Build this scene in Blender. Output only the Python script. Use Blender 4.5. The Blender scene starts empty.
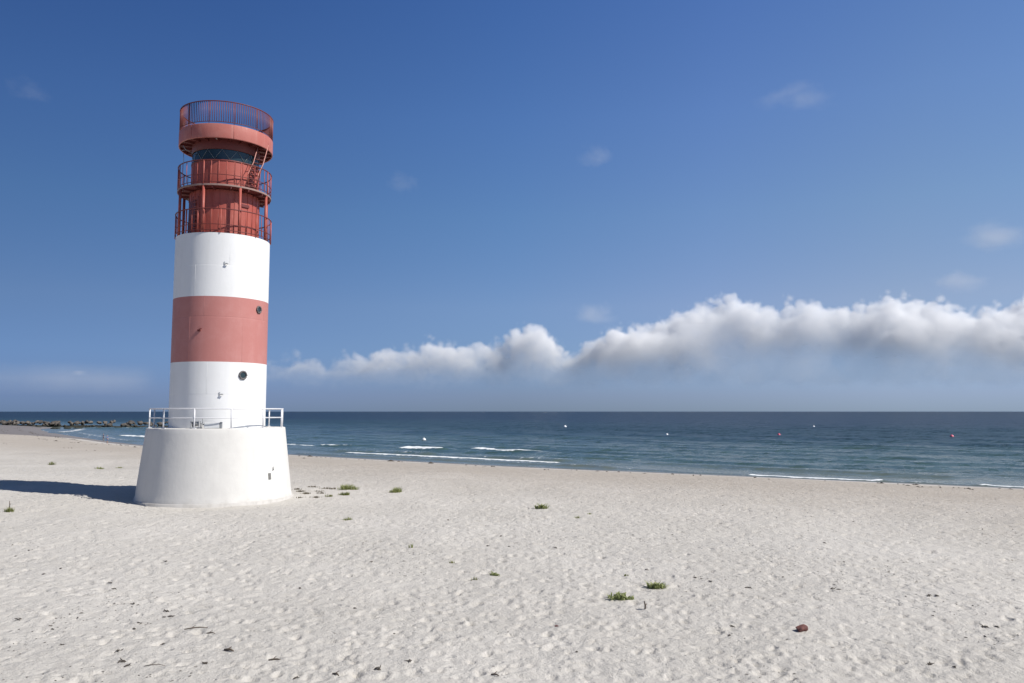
import bpy, math, random
import numpy as np
from mathutils import Vector, Matrix

random.seed(7)
rng = np.random.default_rng(11)
PI = math.pi
C = bpy.context.scene.collection
R = math.radians
SEA = -1.5                                   # water level; the beach plateau is z = 0

# ------------------------------------------------------------------ helpers
class MB:
    """Collects rings, tubes, boxes and lathes and links them as one mesh."""
    def __init__(s):
        s.v, s.f, s.sm = [], [], []

    def add(s, vs, fs, smooth=False):
        b = len(s.v)
        s.v += [tuple(p) for p in vs]
        s.f += [tuple(i + b for i in f) for f in fs]
        s.sm += [smooth] * len(fs)
        return s

    def lathe(s, prof, n=96, c=(0, 0), smooth=True, closed=False):
        vs, fs = [], []
        m = len(prof)
        for k in range(n):
            a = 2 * PI * k / n
            for r, z in prof:
                vs.append((c[0] + r * math.cos(a), c[1] + r * math.sin(a), z))
        last = m if closed else m - 1
        for k in range(n):
            for j in range(last):
                j2 = (j + 1) % m
                fs.append((k * m + j, ((k + 1) % n) * m + j, ((k + 1) % n) * m + j2, k * m + j2))
        return s.add(vs, fs, smooth)

    def tube(s, pts, r, n=8, closed=False, smooth=True, caps=True):
        pts = [Vector(p) for p in pts]
        m = len(pts)
        rs = r if isinstance(r, (list, tuple)) else [r] * m
        vs, fs = [], []
        for i, p in enumerate(pts):
            if closed:
                t = pts[(i + 1) % m] - pts[i - 1]
            else:
                t = pts[min(i + 1, m - 1)] - pts[max(i - 1, 0)]
            t.normalize()
            up = Vector((0, 0, 1)) if abs(t.z) < .95 else Vector((1, 0, 0))
            x = t.cross(up).normalized()
            y = x.cross(t)
            for k in range(n):
                a = 2 * PI * k / n
                vs.append(p + (x * math.cos(a) + y * math.sin(a)) * rs[i])
        for i in range(m if closed else m - 1):
            i2 = (i + 1) % m
            for k in range(n):
                k2 = (k + 1) % n
                fs.append((i * n + k, i * n + k2, i2 * n + k2, i2 * n + k))
        if caps and not closed:
            fs.append(tuple(range(n))[::-1])
            fs.append(tuple((m - 1) * n + k for k in range(n)))
        return s.add(vs, fs, smooth)

    def ring(s, rad, z, r, n=96, k=8):
        return s.tube([(rad * math.cos(2 * PI * i / n), rad * math.sin(2 * PI * i / n), z) for i in range(n)], r, k, closed=True)

    def box(s, size, loc=(0, 0, 0), rot=None):
        hx, hy, hz = [d / 2 for d in size]
        vs = [Vector((x, y, z)) for x in (-hx, hx) for y in (-hy, hy) for z in (-hz, hz)]
        if rot is not None:
            vs = [rot @ p for p in vs]
        vs = [p + Vector(loc) for p in vs]
        return s.add(vs, [(0, 1, 3, 2), (4, 6, 7, 5), (0, 4, 5, 1), (2, 3, 7, 6), (0, 2, 6, 4), (1, 5, 7, 3)])

    def build(s, name, mat, parent=None, bevel=0):
        me = bpy.data.meshes.new(name)
        me.from_pydata(s.v, [], s.f)
        me.polygons.foreach_set('use_smooth', s.sm)
        me.materials.append(mat)
        me.update()
        o = bpy.data.objects.new(name, me)
        C.objects.link(o)
        if parent is not None:
            o.parent = parent
        if bevel:
            m = o.modifiers.new('edge', 'BEVEL')
            m.width = bevel
            m.segments = 2
        return o


def tag(o, label=None, cat=None, group=None, kind=None):
    if label: o['label'] = label
    if cat: o['category'] = cat
    if group: o['group'] = group
    if kind: o['kind'] = kind
    return o


def empty(name, loc=(0, 0, 0), rz=0):
    o = bpy.data.objects.new(name, None)
    o.empty_display_size = .2
    o.location = loc
    o.rotation_euler = (0, 0, rz)
    C.objects.link(o)
    return o


def grid_object(name, V, nr, nc, mat, attrs=None):
    """Links a regular grid of nr x nc vertices (numpy array) as a smooth mesh with float attributes."""
    me = bpy.data.meshes.new(name)
    nv = nr * nc
    i = np.arange(nr - 1)[:, None] * nc + np.arange(nc - 1)[None, :]
    q = np.stack([i, i + 1, i + nc + 1, i + nc], -1).reshape(-1, 4)
    me.vertices.add(nv)
    me.vertices.foreach_set('co', V.reshape(-1).astype(np.float32))
    me.loops.add(q.size)
    me.loops.foreach_set('vertex_index', q.reshape(-1).astype(np.int32))
    me.polygons.add(len(q))
    me.polygons.foreach_set('loop_start', (np.arange(len(q)) * 4).astype(np.int32))
    me.polygons.foreach_set('use_smooth', np.ones(len(q), bool))
    me.update(calc_edges=True)
    for k, a in (attrs or {}).items():
        at = me.attributes.new(k, 'FLOAT', 'POINT')
        at.data.foreach_set('value', a.reshape(-1).astype(np.float32))
    me.materials.append(mat)
    o = bpy.data.objects.new(name, me)
    C.objects.link(o)
    return o


_perm = rng.permutation(4096)
_grad = rng.uniform(-1, 1, (4096, 2))
def gnoise(x, y):
    """2-D gradient noise, vectorised, about -1..1."""
    xi, yi = np.floor(x).astype(np.int64), np.floor(y).astype(np.int64)
    xf, yf = x - xi, y - yi
    u, v = xf ** 3 * (xf * (xf * 6 - 15) + 10), yf ** 3 * (yf * (yf * 6 - 15) + 10)
    def g(ix, iy, dx, dy):
        h = _perm[(_perm[ix & 4095] + iy) & 4095]
        return _grad[h, 0] * dx + _grad[h, 1] * dy
    a = g(xi, yi, xf, yf); b = g(xi + 1, yi, xf - 1, yf)
    c = g(xi, yi + 1, xf, yf - 1); d = g(xi + 1, yi + 1, xf - 1, yf - 1)
    return 1.6 * ((a + (b - a) * u) * (1 - v) + (c + (d - c) * u) * v)

def fbm(x, y, o=4):
    s = 0; a = 1
    for k in range(o):
        s = s + a * gnoise(x * 2 ** k + 17.3 * k, y * 2 ** k - 9.1 * k); a *= .5
    return s

def sstep(a, b, x):
    t = np.clip((x - a) / (b - a), 0, 1)
    return t * t * (3 - 2 * t)

# ------------------------------------------------------------------ materials
def newmat(name):
    m = bpy.data.materials.new(name)
    m.use_nodes = True
    nt = m.node_tree
    return m, nt, nt.nodes['Principled BSDF']

def N(nt, typ, ins=None, **kw):
    n = nt.nodes.new(typ)
    for k, v in kw.items(): setattr(n, k, v)
    for k, v in (ins or {}).items():
        if isinstance(v, bpy.types.NodeSocket): nt.links.new(v, n.inputs[k])
        else: n.inputs[k].default_value = v
    return n

def M(nt, op, a, b=None, c=None, clamp=False):
    n = nt.nodes.new('ShaderNodeMath'); n.operation = op; n.use_clamp = clamp
    for i, v in enumerate((a, b, c)):
        if v is None: continue
        if isinstance(v, bpy.types.NodeSocket): nt.links.new(v, n.inputs[i])
        else: n.inputs[i].default_value = v
    return n.outputs[0]

def mix(nt, fac, a, b):
    n = nt.nodes.new('ShaderNodeMix'); n.data_type = 'RGBA'
    for i, v in ((0, fac), (6, a), (7, b)):
        if isinstance(v, bpy.types.NodeSocket): nt.links.new(v, n.inputs[i])
        else: n.inputs[i].default_value = v if i == 0 else (*v, 1)
    return n.outputs[2]

def ramp(nt, fac, lo, hi, a=0., b=1.):
    n = N(nt, 'ShaderNodeMapRange', {0: fac, 1: lo, 2: hi, 3: a, 4: b})
    n.interpolation_type = 'SMOOTHSTEP'
    return n.outputs[0]

def noise(nt, vec, scale, detail=4, rough=.55, stretch=None):
    if stretch:
        vec = N(nt, 'ShaderNodeMapping', {0: vec, 3: stretch}).outputs[0]
    return N(nt, 'ShaderNodeTexNoise', {'Vector': vec, 'Scale': scale, 'Detail': detail, 'Roughness': rough})

def paint(name, col, worn, rough=.45, streak=.5, blotch=.5, rust=0., bump=.02, rustcol=(.16, .07, .035), splash=None):
    """Painted metal or concrete: weathered blotches, vertical run marks, small chips."""
    m, nt, p = newmat(name)
    co = N(nt, 'ShaderNodeTexCoord').outputs['Object']
    n1 = noise(nt, co, .9, 6, .65).outputs[0]
    n2 = noise(nt, co, 3.2, 5, .6, (1, 1, .07)).outputs[0]
    f = M(nt, 'ADD', M(nt, 'MULTIPLY', ramp(nt, n1, .42, .72), blotch), M(nt, 'MULTIPLY', ramp(nt, n2, .5, .75), streak), clamp=True)
    c = mix(nt, f, col, worn)
    if rust:
        n3 = noise(nt, co, 5.5, 8, .7).outputs[0]
        n4 = noise(nt, co, 6., 4, .6, (1, 1, .12)).outputs[0]
        f2 = M(nt, 'MAXIMUM', ramp(nt, n3, .69, .76), M(nt, 'MULTIPLY', ramp(nt, n4, .66, .8), .6))
        c = mix(nt, M(nt, 'MULTIPLY', f2, rust), c, rustcol)
    if splash:                                            # sand and rain splashed up the foot, ragged along its top
        z = N(nt, 'ShaderNodeSeparateXYZ', {0: co}).outputs[2]
        n6 = noise(nt, co, 1.6, 7, .7).outputs[0]
        f3 = ramp(nt, M(nt, 'ADD', z, M(nt, 'MULTIPLY', M(nt, 'SUBTRACT', .62, n6), 1.6)), .55, .0)
        c = mix(nt, M(nt, 'MULTIPLY', f3, .35), c, splash)
    nt.links.new(c, p.inputs['Base Color'])
    n5 = noise(nt, co, 14, 4).outputs[0]
    nt.links.new(ramp(nt, n5, .3, .7, rough - .08, rough + .12), p.inputs['Roughness'])
    b = N(nt, 'ShaderNodeBump', {'Height': n1, 'Distance': bump, 'Strength': .5})
    nt.links.new(b.outputs[0], p.inputs['Normal'])
    p.inputs['Specular IOR Level'].default_value = .35
    return m

def plain(name, col, rough=.6, metal=0., var=.25, scale=8):
    m, nt, p = newmat(name)
    co = N(nt, 'ShaderNodeTexCoord').outputs['Object']
    n1 = noise(nt, co, scale, 5, .6).outputs[0]
    d = tuple(v * (1 - var) for v in col)
    nt.links.new(mix(nt, n1, col, d), p.inputs['Base Color'])
    p.inputs['Roughness'].default_value = rough
    p.inputs['Metallic'].default_value = metal
    b = N(nt, 'ShaderNodeBump', {'Height': n1, 'Distance': .01, 'Strength': .3})
    nt.links.new(b.outputs[0], p.inputs['Normal'])
    return m

WHITE = paint('white_paint', (.71, .71, .70), (.63, .63, .61), .5, .35, .3, .25, rustcol=(.45, .40, .34))
CONCRETE = paint('painted_concrete', (.615, .60, .565), (.55, .535, .505), .7, .45, .55, .2, .05, rustcol=(.5, .47, .42), splash=(.40, .37, .32))
FADED = paint('faded_red_paint', (.42, .17, .15), (.46, .21, .19), .6, .4, .7, .4, rustcol=(.28, .09, .07))
RED = paint('red_paint', (.345, .078, .058), (.41, .13, .10), .5, .5, .5, .5, rustcol=(.20, .06, .04))
DARKRED = paint('dark_red_paint_and_shade', (.13, .028, .026), (.18, .05, .04), .5, .4, .4, .5, rustcol=(.12, .05, .035))  # dark red parts; deepened to put the shade of the undersides into the colour
GREYDECK = plain('deck_plate', (.36, .23, .195), .7, var=.5)
RAILWHITE = plain('white_rail_paint', (.66, .66, .67), .4, var=.08)
GALV = plain('grey_metal', (.30, .31, .32), .5, .4)
LAMPGREY = plain('lamp_housing', (.42, .43, .44), .5)
BLACK = plain('black_rubber', (.03, .03, .03), .5)

def glass_mat():
    m, nt, p = newmat('lantern_glass')
    p.inputs['Base Color'].default_value = (.02, .035, .04, 1)
    p.inputs['Roughness'].default_value = .08
    p.inputs['IOR'].default_value = 1.5
    return m
GLASS = glass_mat()

# ------------------------------------------------------------------ the beach
SHORE = [(420, -260), (230, -70), (125, 4), (76, 38), (40.3, 63.4), (18.1, 77.5), (.9, 87.2), (-29.4, 111.2), (-64, 140), (-87, 169.4),
         (-118, 209.8), (-146, 249), (-163, 276), (-167, 297), (-190, 320), (-235, 350), (-420, 420), (-900, 560)]
LANDPOLY = SHORE + [(-900, -400), (420, -400)]

def chaikin(P, n=2):
    P = [np.array(p, float) for p in P]
    for _ in range(n):
        Q = [P[0]]
        for a, b in zip(P, P[1:]):
            Q += [a * .75 + b * .25, a * .25 + b * .75]
        P = Q + [P[-1]]
    return np.array(P)

SH = chaikin(SHORE, 2)
def seg_dist(x, y, P):
    d = np.full(x.shape, 1e18)
    for (ax, ay), (bx, by) in zip(P[:-1], P[1:]):
        ux, uy = bx - ax, by - ay
        t = np.clip(((x - ax) * ux + (y - ay) * uy) / (ux * ux + uy * uy + 1e-12), 0, 1)
        d = np.minimum(d, (x - ax - t * ux) ** 2 + (y - ay - t * uy) ** 2)
    return np.sqrt(d)

def shore_d(x, y):
    """Signed distance to the waterline, positive inland."""
    P = np.vstack([SH, [(-900, -400), (420, -400)]])
    ins = np.zeros(x.shape, bool)
    j = len(P) - 1
    for i in range(len(P)):
        (xi, yi), (xj, yj) = P[i], P[j]
        if yi != yj:
            c = (yi > y) != (yj > y)
            ins ^= c & (x < (xj - xi) * (y - yi) / (yj - yi) + xi)
        j = i
    d = seg_dist(x, y, SH)
    return np.where(ins, d, -d)

# a sheet of footprints and scuffs, trodden into dry sand
FX0, FX1, FY0, FY1, FC = -52., 52., 7., 78., .045
fw, fh = int((FX1 - FX0) / FC), int((FY1 - FY0) / FC)
FOOT = np.zeros((fh, fw), np.float32)
def stamp(x, y, a, L, W, dep, rim):
    k = int(L * 1.9 / FC) + 2
    cx, cy = int((x - FX0) / FC), int((y - FY0) / FC)
    if cx - k < 0 or cy - k < 0 or cx + k >= fw or cy + k >= fh: return
    gy, gx = np.mgrid[-k:k + 1, -k:k + 1] * FC
    u = (gx * math.cos(a) + gy * math.sin(a)) / L
    v = (-gx * math.sin(a) + gy * math.cos(a)) / W
    q = np.sqrt(u * u + v * v) + 1e-6
    h = -dep * np.exp(-(q / .62) ** 3) + rim * np.exp(-((q - 1.12) / .30) ** 2) * (1 + .7 * u / q)
    FOOT[cy - k:cy + k + 1, cx - k:cx + k + 1] += h
def dens(x, y):
    return .55 + .5 * math.sin(x * .21 + 1.3 * math.sin(y * .13)) * math.sin(y * .17 + .8 * math.sin(x * .11))
for _ in range(44000):                                    # scattered scuffs
    x = random.uniform(FX0, FX1); y = random.uniform(FY0, FY1)
    if random.random() > dens(x, y) + .35: continue
    s = random.uniform(.7, 1.35)
    stamp(x, y, random.uniform(0, PI), .17 * s, .10 * s, random.uniform(.02, .062), random.uniform(.004, .014))
for _ in range(80):                                       # walkers' trails
    x = random.uniform(FX0 + 5, FX1 - 5); y = random.uniform(FY0, FY1); a = random.choice([2.5, 2.5, -.6, .2, 1.2, 3.0]) + random.gauss(0, .3)
    for k in range(random.randint(20, 70)):
        a += random.gauss(0, .05)
        x += .68 * math.cos(a); y += .68 * math.sin(a)
        o = .11 * (-1) ** k
        stamp(x - o * math.sin(a), y + o * math.cos(a), a + random.gauss(0, .15), .17, .085, random.uniform(.035, .070), random.uniform(.008, .02))
def foot(x, y):
    u = (x - FX0) / FC; v = (y - FY0) / FC
    ok = (u > 1) & (v > 1) & (u < fw - 3) & (v < fh - 3)
    u = np.where(ok, u, 1.); v = np.where(ok, v, 1.)
    i, j = u.astype(int), v.astype(int); fu, fv = u - i, v - j
    h = (FOOT[j, i] * (1 - fu) + FOOT[j, i + 1] * fu) * (1 - fv) + (FOOT[j + 1, i] * (1 - fu) + FOOT[j + 1, i + 1] * fu) * fv
    return np.where(ok, h, 0)

TOWER = (-15.67, 42.6)
def land_z(x, y, d, fine=True):
    z = np.where(d < 0, np.maximum(d * .055, -3.5), 0)
    t = np.clip(d / 34, 0, 1)
    z = z + 1.5 * (1 - (1 - t) ** 1.45) + .05 * np.exp(-((d - 12) / 3.5) ** 2)
    z = z + .33 * np.exp(-((x + 33) / 10) ** 2 - ((y - 47.5) / 9) ** 2)
    z = z + SEA
    dry = sstep(6, 20, d)
    z = z + dry * (.10 * fbm(x / 14, y / 14, 3) + .045 * fbm(x / 3.1, y / 3.1, 3))
    r2 = np.hypot(x - TOWER[0], y - TOWER[1])
    z = z - .10 * np.exp(-((r2 - 4.6) / 1.6) ** 2) * sstep(TOWER[1] + 1, TOWER[1] - 3, y)
    if fine:
        z = z + sstep(4, 9, d) * (foot(x, y) + .020 * fbm(x / .42, y / .42, 4)) * sstep(3.8, 4.4, r2)
    return z

def ground_at(x, y):
    X, Y = np.array([float(x)]), np.array([float(y)])
    return float(land_z(X, Y, shore_d(X, Y))[0])

def sand_mat():
    m, nt, p = newmat('beach_sand')
    wa = N(nt, 'ShaderNodeAttribute', attribute_name='wetness').outputs['Fac']
    geo = N(nt, 'ShaderNodeNewGeometry').outputs['Position']
    d = N(nt, 'ShaderNodeAttribute', attribute_name='shore').outputs['Fac']
    n1 = noise(nt, geo, .12, 5, .6).outputs[0]
    n2 = noise(nt, geo, 2.2, 6, .65).outputs[0]
    n3 = noise(nt, geo, 60, 3, .7).outputs[0]
    n4 = noise(nt, geo, 9, 5, .7).outputs[0]
    c = mix(nt, ramp(nt, n1, .35, .7), (.50, .476, .436), (.555, .53, .49))
    c = mix(nt, M(nt, 'MULTIPLY', ramp(nt, n2, .52, .8), .30), c, (.40, .355, .31))
    c = mix(nt, ramp(nt, n3, .2, .55, .72, 1.), (.36, .32, .29), c)
    # crushed weed and shell bits, densest near the tide line
    v = N(nt, 'ShaderNodeTexVoronoi', {'Vector': geo, 'Scale': 2.6, 'Randomness': 1.})
    sp = M(nt, 'MULTIPLY', M(nt, 'LESS_THAN', v.outputs['Distance'], .085), M(nt, 'GREATER_THAN', v.outputs['Color'], .62))
    c = mix(nt, M(nt, 'MULTIPLY', sp, .6), c, (.12, .10, .08))
    # coarser, browner tide sand; band widened inland to paint in shade of far dimples
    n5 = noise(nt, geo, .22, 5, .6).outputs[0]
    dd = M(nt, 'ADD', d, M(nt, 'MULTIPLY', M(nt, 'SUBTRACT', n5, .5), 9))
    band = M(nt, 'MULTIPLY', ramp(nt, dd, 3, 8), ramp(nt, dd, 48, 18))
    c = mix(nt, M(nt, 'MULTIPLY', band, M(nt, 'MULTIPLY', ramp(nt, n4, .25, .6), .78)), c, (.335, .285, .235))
    wet = ramp(nt, M(nt, 'ADD', wa, M(nt, 'MULTIPLY', M(nt, 'SUBTRACT', n5, .5), .5)), .35, .65)
    c = mix(nt, M(nt, 'MULTIPLY', wet, .85), c, (.17, .145, .125))
    nt.links.new(c, p.inputs['Base Color'])
    nt.links.new(ramp(nt, wet, 0, 1, .95, .5), p.inputs['Roughness'])
    nt.links.new(ramp(nt, wet, 0, 1, .1, .5), p.inputs['Specular IOR Level'])
    def pits(scale, size):
        wv = N(nt, 'ShaderNodeVectorMath', {0: geo, 1: N(nt, 'ShaderNodeVectorMath', {0: noise(nt, geo, 1.7, 3).outputs['Color'], 1: (.35, .35, 0)}, operation='MULTIPLY').outputs[0]}, operation='ADD').outputs[0]
        t = N(nt, 'ShaderNodeTexVoronoi', {'Vector': N(nt, 'ShaderNodeVectorMath', {0: wv, 1: (1, 1, 0)}, operation='MULTIPLY').outputs[0], 'Scale': scale})
        deep = ramp(nt, N(nt, 'ShaderNodeSeparateColor', {0: t.outputs['Color']}).outputs[0], .35, 1.)
        return M(nt, 'MULTIPLY', ramp(nt, t.outputs['Distance'], size, size * .12), deep)
    n6 = noise(nt, geo, 24, 4, .65).outputs[0]
    h = M(nt, 'ADD', M(nt, 'ADD', M(nt, 'MULTIPLY', n4, .65), M(nt, 'MULTIPLY', n6, .22)), M(nt, 'MULTIPLY', n2, 1.))
    h = M(nt, 'SUBTRACT', h, M(nt, 'ADD', M(nt, 'MULTIPLY', pits(3.3, .42), .55), M(nt, 'MULTIPLY', pits(7.5, .42), .22)))
    dry = M(nt, 'SUBTRACT', 1., wet)
    b = N(nt, 'ShaderNodeBump', {'Height': M(nt, 'MULTIPLY', h, dry), 'Distance': .085, 'Strength': .8})
    b2 = N(nt, 'ShaderNodeBump', {'Height': n3, 'Distance': .006, 'Strength': .5, 'Normal': b.outputs[0]})
    nt.links.new(b2.outputs[0], p.inputs['Normal'])
    return m

def steps(r, stages):
    out = [r]
    for k, lim in stages:
        while out[-1] < lim: out.append(out[-1] * k)
    return np.array(out)

rr = steps(1.5, [(1.05, 9), (1.0042, 60), (1.0075, 480), (1.1, 900)])
th = np.concatenate([np.linspace(-100, -43, 60), np.arange(-42.9, 42.9, .145), np.linspace(43, 100, 60)])
A, B = np.meshgrid(R(1) * th, rr)
X, Y = B * np.sin(A), B * np.cos(A)
D = shore_d(X, Y)
Z = land_z(X, Y, D)
WET = 1 - sstep(.75, 1.25, np.maximum(D, 0) / (3.6 + 62 * sstep(-75, -150, X) * sstep(160, 215, Y) * sstep(322, 296, Y + .25 * X + 40)))
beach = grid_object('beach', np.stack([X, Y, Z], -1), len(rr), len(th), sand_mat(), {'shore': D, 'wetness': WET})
tag(beach, kind='structure', label='pale trampled sand beach sloping to the sea')

# ------------------------------------------------------------------ the sea
FOAMS = [  # polyline, half width, strength
    ([(-40.3, 144.2), (-35.3, 140)], .9, 1.), ([(-33.5, 142.1), (-28.3, 140)], .8, .7),
    ([(-23.4, 115.1), (-18.3, 111.2), (-12.2, 106.3), (-6.6, 101.9), (-1.5, 96.8), (4.9, 92.2)], .75, 1.),
    ([(-17.4, 130.6), (-11.7, 125.5)], 1.0, 1.), ([(-5.3, 123.9), (0, 117.9)], .8, .9), ([(1.2, 117.9), (7, 116.5)], .6, .8),
    ([(22.5, 75), (27, 71.8), (31.4, 68.8)], .42, 1.), ([(33.5, 67.4), (34.9, 66.5)], .25, .6), ([(38, 64.7), (44.3, 60.6)], .38, 1.),
    ([(-95.1, 197), (-82.7, 182.2)], 1.5, 1.), ([(-118, 218), (-103.1, 196), (-89.1, 176.5), (-76.7, 160)], 1.3, .45),
    ([(-46, 150), (-40, 147)], .8, .6), ([(-27, 122), (-20, 117.5), (-12, 112)], .9, .38), ([(-4, 105), (6, 98)], .8, .42), ([(3, 108), (14, 101)], .7, .34),
    ([(15.5, 80.5), (22.5, 75.6)], .3, .42), ([(6, 88.5), (12, 83.6), (15.5, 81)], .3, .36), ([(-62, 160), (-50, 153)], .8, .5), ([(10, 112), (20, 104)], .6, .3), ([(26, 84), (40, 74)], .45, .3), ([(-8, 127), (4, 121)], .8, .34), ([(-30, 113.5), (-12, 101.5), (2, 91.5), (10, 85)], .6, .36), ([(31.4, 68.9), (38, 64.9)], .3, .42),
    ([(-126.6, 224.4), (-129.3, 235.3), (-140, 260.7)], 2.0, .6), ([(-150, 285), (-120, 306)], 1.6, .5)]
rr = steps(34, [(1.004, 330), (1.012, 1500), (1.07, 60000)])
th = np.arange(-62, 62.01, .22)
A, B = np.meshgrid(R(1) * th, rr)
X, Y = B * np.sin(A), B * np.cos(A)
D = -shore_d(X, Y)                                        # positive seaward
near = np.clip(B, 0, 1e9)
amp = sstep(.5, 16, D) * (1 - sstep(250, 700, B))
W = np.where(D < 900, D, 900)
ph = W + 5.5 * fbm(X / 55, Y / 55, 3)
env = .45 + .55 * sstep(-.5, .6, fbm(X / 38 + 9, Y / 38, 2))
Z = .20 * env * np.sin(2 * PI * ph / 10.5) + .05 * np.sin(2 * PI * (ph * .9 + X * .12) / 4.3)
Z = Z + .05 * fbm(X / 2.6, Y / 2.6, 3) * (1 - sstep(120, 260, B))
Z = Z * amp
F = np.zeros_like(X)
for P, w, s in FOAMS:
    P = chaikin(P, 2)
    x0, x1 = P[:, 0].min() - 12, P[:, 0].max() + 12
    y0, y1 = P[:, 1].min() - 12, P[:, 1].max() + 12
    k = (X > x0) & (X < x1) & (Y > y0) & (Y < y1)
    wob = .5 * w * gnoise(X[k] / 2.3, Y[k] / 2.3)
    d = seg_dist(X[k] + wob, Y[k] + wob, P)
    F[k] = np.maximum(F[k], s * np.exp(-(d / w) ** 2))
    Z[k] += .32 * min(1., w) * np.exp(-(d / (w * 1.6)) ** 2)
swash = np.exp(-((D - .6) / .8) ** 2) * sstep(.15, .55, fbm(X / 9, Y / 9, 2)) * .55
F = np.maximum(F, swash)
Z += SEA

def sea_mat():
    m, nt, p = newmat('sea_water')
    geo = N(nt, 'ShaderNodeNewGeometry')
    pos, nor = geo.outputs['Position'], geo.outputs['Normal']
    off = N(nt, 'ShaderNodeAttribute', attribute_name='offshore').outputs['Fac']
    foam = N(nt, 'ShaderNodeAttribute', attribute_name='foam').outputs['Fac']
    n0 = noise(nt, pos, .02, 4, .6, (.5, 1.5, 1)).outputs[0]
    o2 = M(nt, 'MULTIPLY', off, ramp(nt, n0, .3, .7, .7, 1.3))
    c = mix(nt, ramp(nt, o2, 0, 22), (.115, .135, .110), (.046, .082, .072))
    c = mix(nt, ramp(nt, o2, 12, 120), c, (.022, .045, .054))
    c = mix(nt, ramp(nt, o2, 90, 420), c, (.012, .023, .037))
    nf = noise(nt, pos, 1.1, 6, .7).outputs[0]
    ff = ramp(nt, M(nt, 'ADD', foam, M(nt, 'MULTIPLY', M(nt, 'SUBTRACT', nf, .5), 1.6)), .36, .72)
    c = mix(nt, ff, c, (.80, .82, .83))
    nt.links.new(c, p.inputs['Base Color'])
    nt.links.new(M(nt, 'MAXIMUM', M(nt, 'MULTIPLY', ff, .8), ramp(nt, off, 5, 160, .16, .34)), p.inputs['Roughness'])
    p.inputs['IOR'].default_value = 1.33
    p.inputs['Specular IOR Level'].default_value = .14
    # wind ripples: slopes of three sizes added to the swell's own normal
    def slopes(scale, amt, stretch):
        t = noise(nt, pos, scale, 3, .6, stretch)
        v = N(nt, 'ShaderNodeVectorMath', {0: t.outputs['Color'], 1: (.5, .5, .5)}, operation='SUBTRACT').outputs[0]
        return N(nt, 'ShaderNodeVectorMath', {0: v, 1: (amt, amt, 0)}, operation='MULTIPLY').outputs[0]
    v = slopes(1.1, .9, (.6, 1, 1))
    v = N(nt, 'ShaderNodeVectorMath', {0: v, 1: slopes(.22, .7, (.5, 1, 1))}, operation='ADD').outputs[0]
    v = N(nt, 'ShaderNodeVectorMath', {0: v, 1: slopes(4.5, .7, (.8, 1, 1))}, operation='ADD').outputs[0]
    calm = ramp(nt, off, 0, 25, .35, 1.)
    v = N(nt, 'ShaderNodeVectorMath', {0: v}, operation='SCALE')
    nt.links.new(calm, v.inputs['Scale'])
    nn = N(nt, 'ShaderNodeVectorMath', {0: nor, 1: v.outputs[0]}, operation='ADD').outputs[0]
    nn = N(nt, 'ShaderNodeVectorMath', {0: nn}, operation='NORMALIZE').outputs[0]
    nt.links.new(nn, p.inputs['Normal'])
    return m
sea = grid_object('sea', np.stack([X, Y, Z], -1), len(rr), len(th), sea_mat(), {'offshore': D, 'foam': F})
tag(sea, kind='structure', label='dark blue sea with small breakers near the shore')

# ------------------------------------------------------------------ the lighthouse (local -Y faces the viewer's side of the beach)
light = empty('lighthouse', (TOWER[0], TOWER[1], 0), R(20.2))
tag(light, 'tall red and white banded lighthouse on a flared white concrete base', 'lighthouse')

def pol(az, r, z=0.):
    """Point at azimuth az (degrees, 0 = local -Y, positive to the right) and radius r."""
    return Vector((r * math.sin(R(az)), -r * math.cos(R(az)), z))

def turn(az):
    return Matrix.Rotation(R(az), 3, 'Z')

# flared concrete base
prof = [(3.93, -.8), (3.92, .02)]
for k in range(1, 15):
    t = k / 15
    prof.append((3.885 - .415 * t, .02 + 3.60 * t))
prof += [(3.47, 3.615), (3.46, 3.645), (3.44, 3.655), (2.30, 3.665)]
base = MB().lathe(prof, 128).build('concrete_base', CONCRETE, light)
MB().lathe([(3.99, -.6), (3.985, .045), (3.95, .06), (3.90, .06)], 128).build('footing_ring', paint('footing_grime', (.50, .48, .45), (.36, .34, .31), .8, .5, .8), base)
pl = MB().box((.17, .035, .32), pol(43, 3.757, 1.22), turn(45) @ Matrix.Rotation(R(-6), 3, 'X'))
pl.build('wall_plate', plain('stained_plate', (.22, .215, .20), .7, var=.7, scale=14), base, .01)
MB().tube([pol(47, 3.70, 1.5), pol(47, 3.76, 1.53), pol(47, 3.77, 1.7)], .025).build('bracket', GALV, base)

# railing round the top of the base
rail = MB().ring(3.33, 4.64, .032).build('platform_railing', RAILWHITE, light)
MB().ring(3.33, 4.18, .024).build('mid_rail', RAILWHITE, rail)
for az in (-80, -49.5, -19, 11, 41, 74, 93, 125, 157, 189, 221, 252):
    MB().tube([pol(az, 3.33, 3.62), pol(az, 3.33, 4.64)], .038).box((.16, .16, .025), pol(az, 3.30, 3.675), turn(az)).build('post', RAILWHITE, rail)

# the shaft, plated in bands; every weld seam is a shallow groove
def shaft(z0, z1, r0, r1, seams):
    zs = sorted({z0, z1} | {v for s in seams for v in (s - .06, s - .012, s, s + .012, s + .06)} | {z0 + (z1 - z0) * k / 8 for k in range(1, 8)})
    return [(r0 + (r1 - r0) * (z - z0) / (z1 - z0) - (0.004 if any(abs(z - s) < .004 for s in seams) else 0), z) for z in zs]

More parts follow.
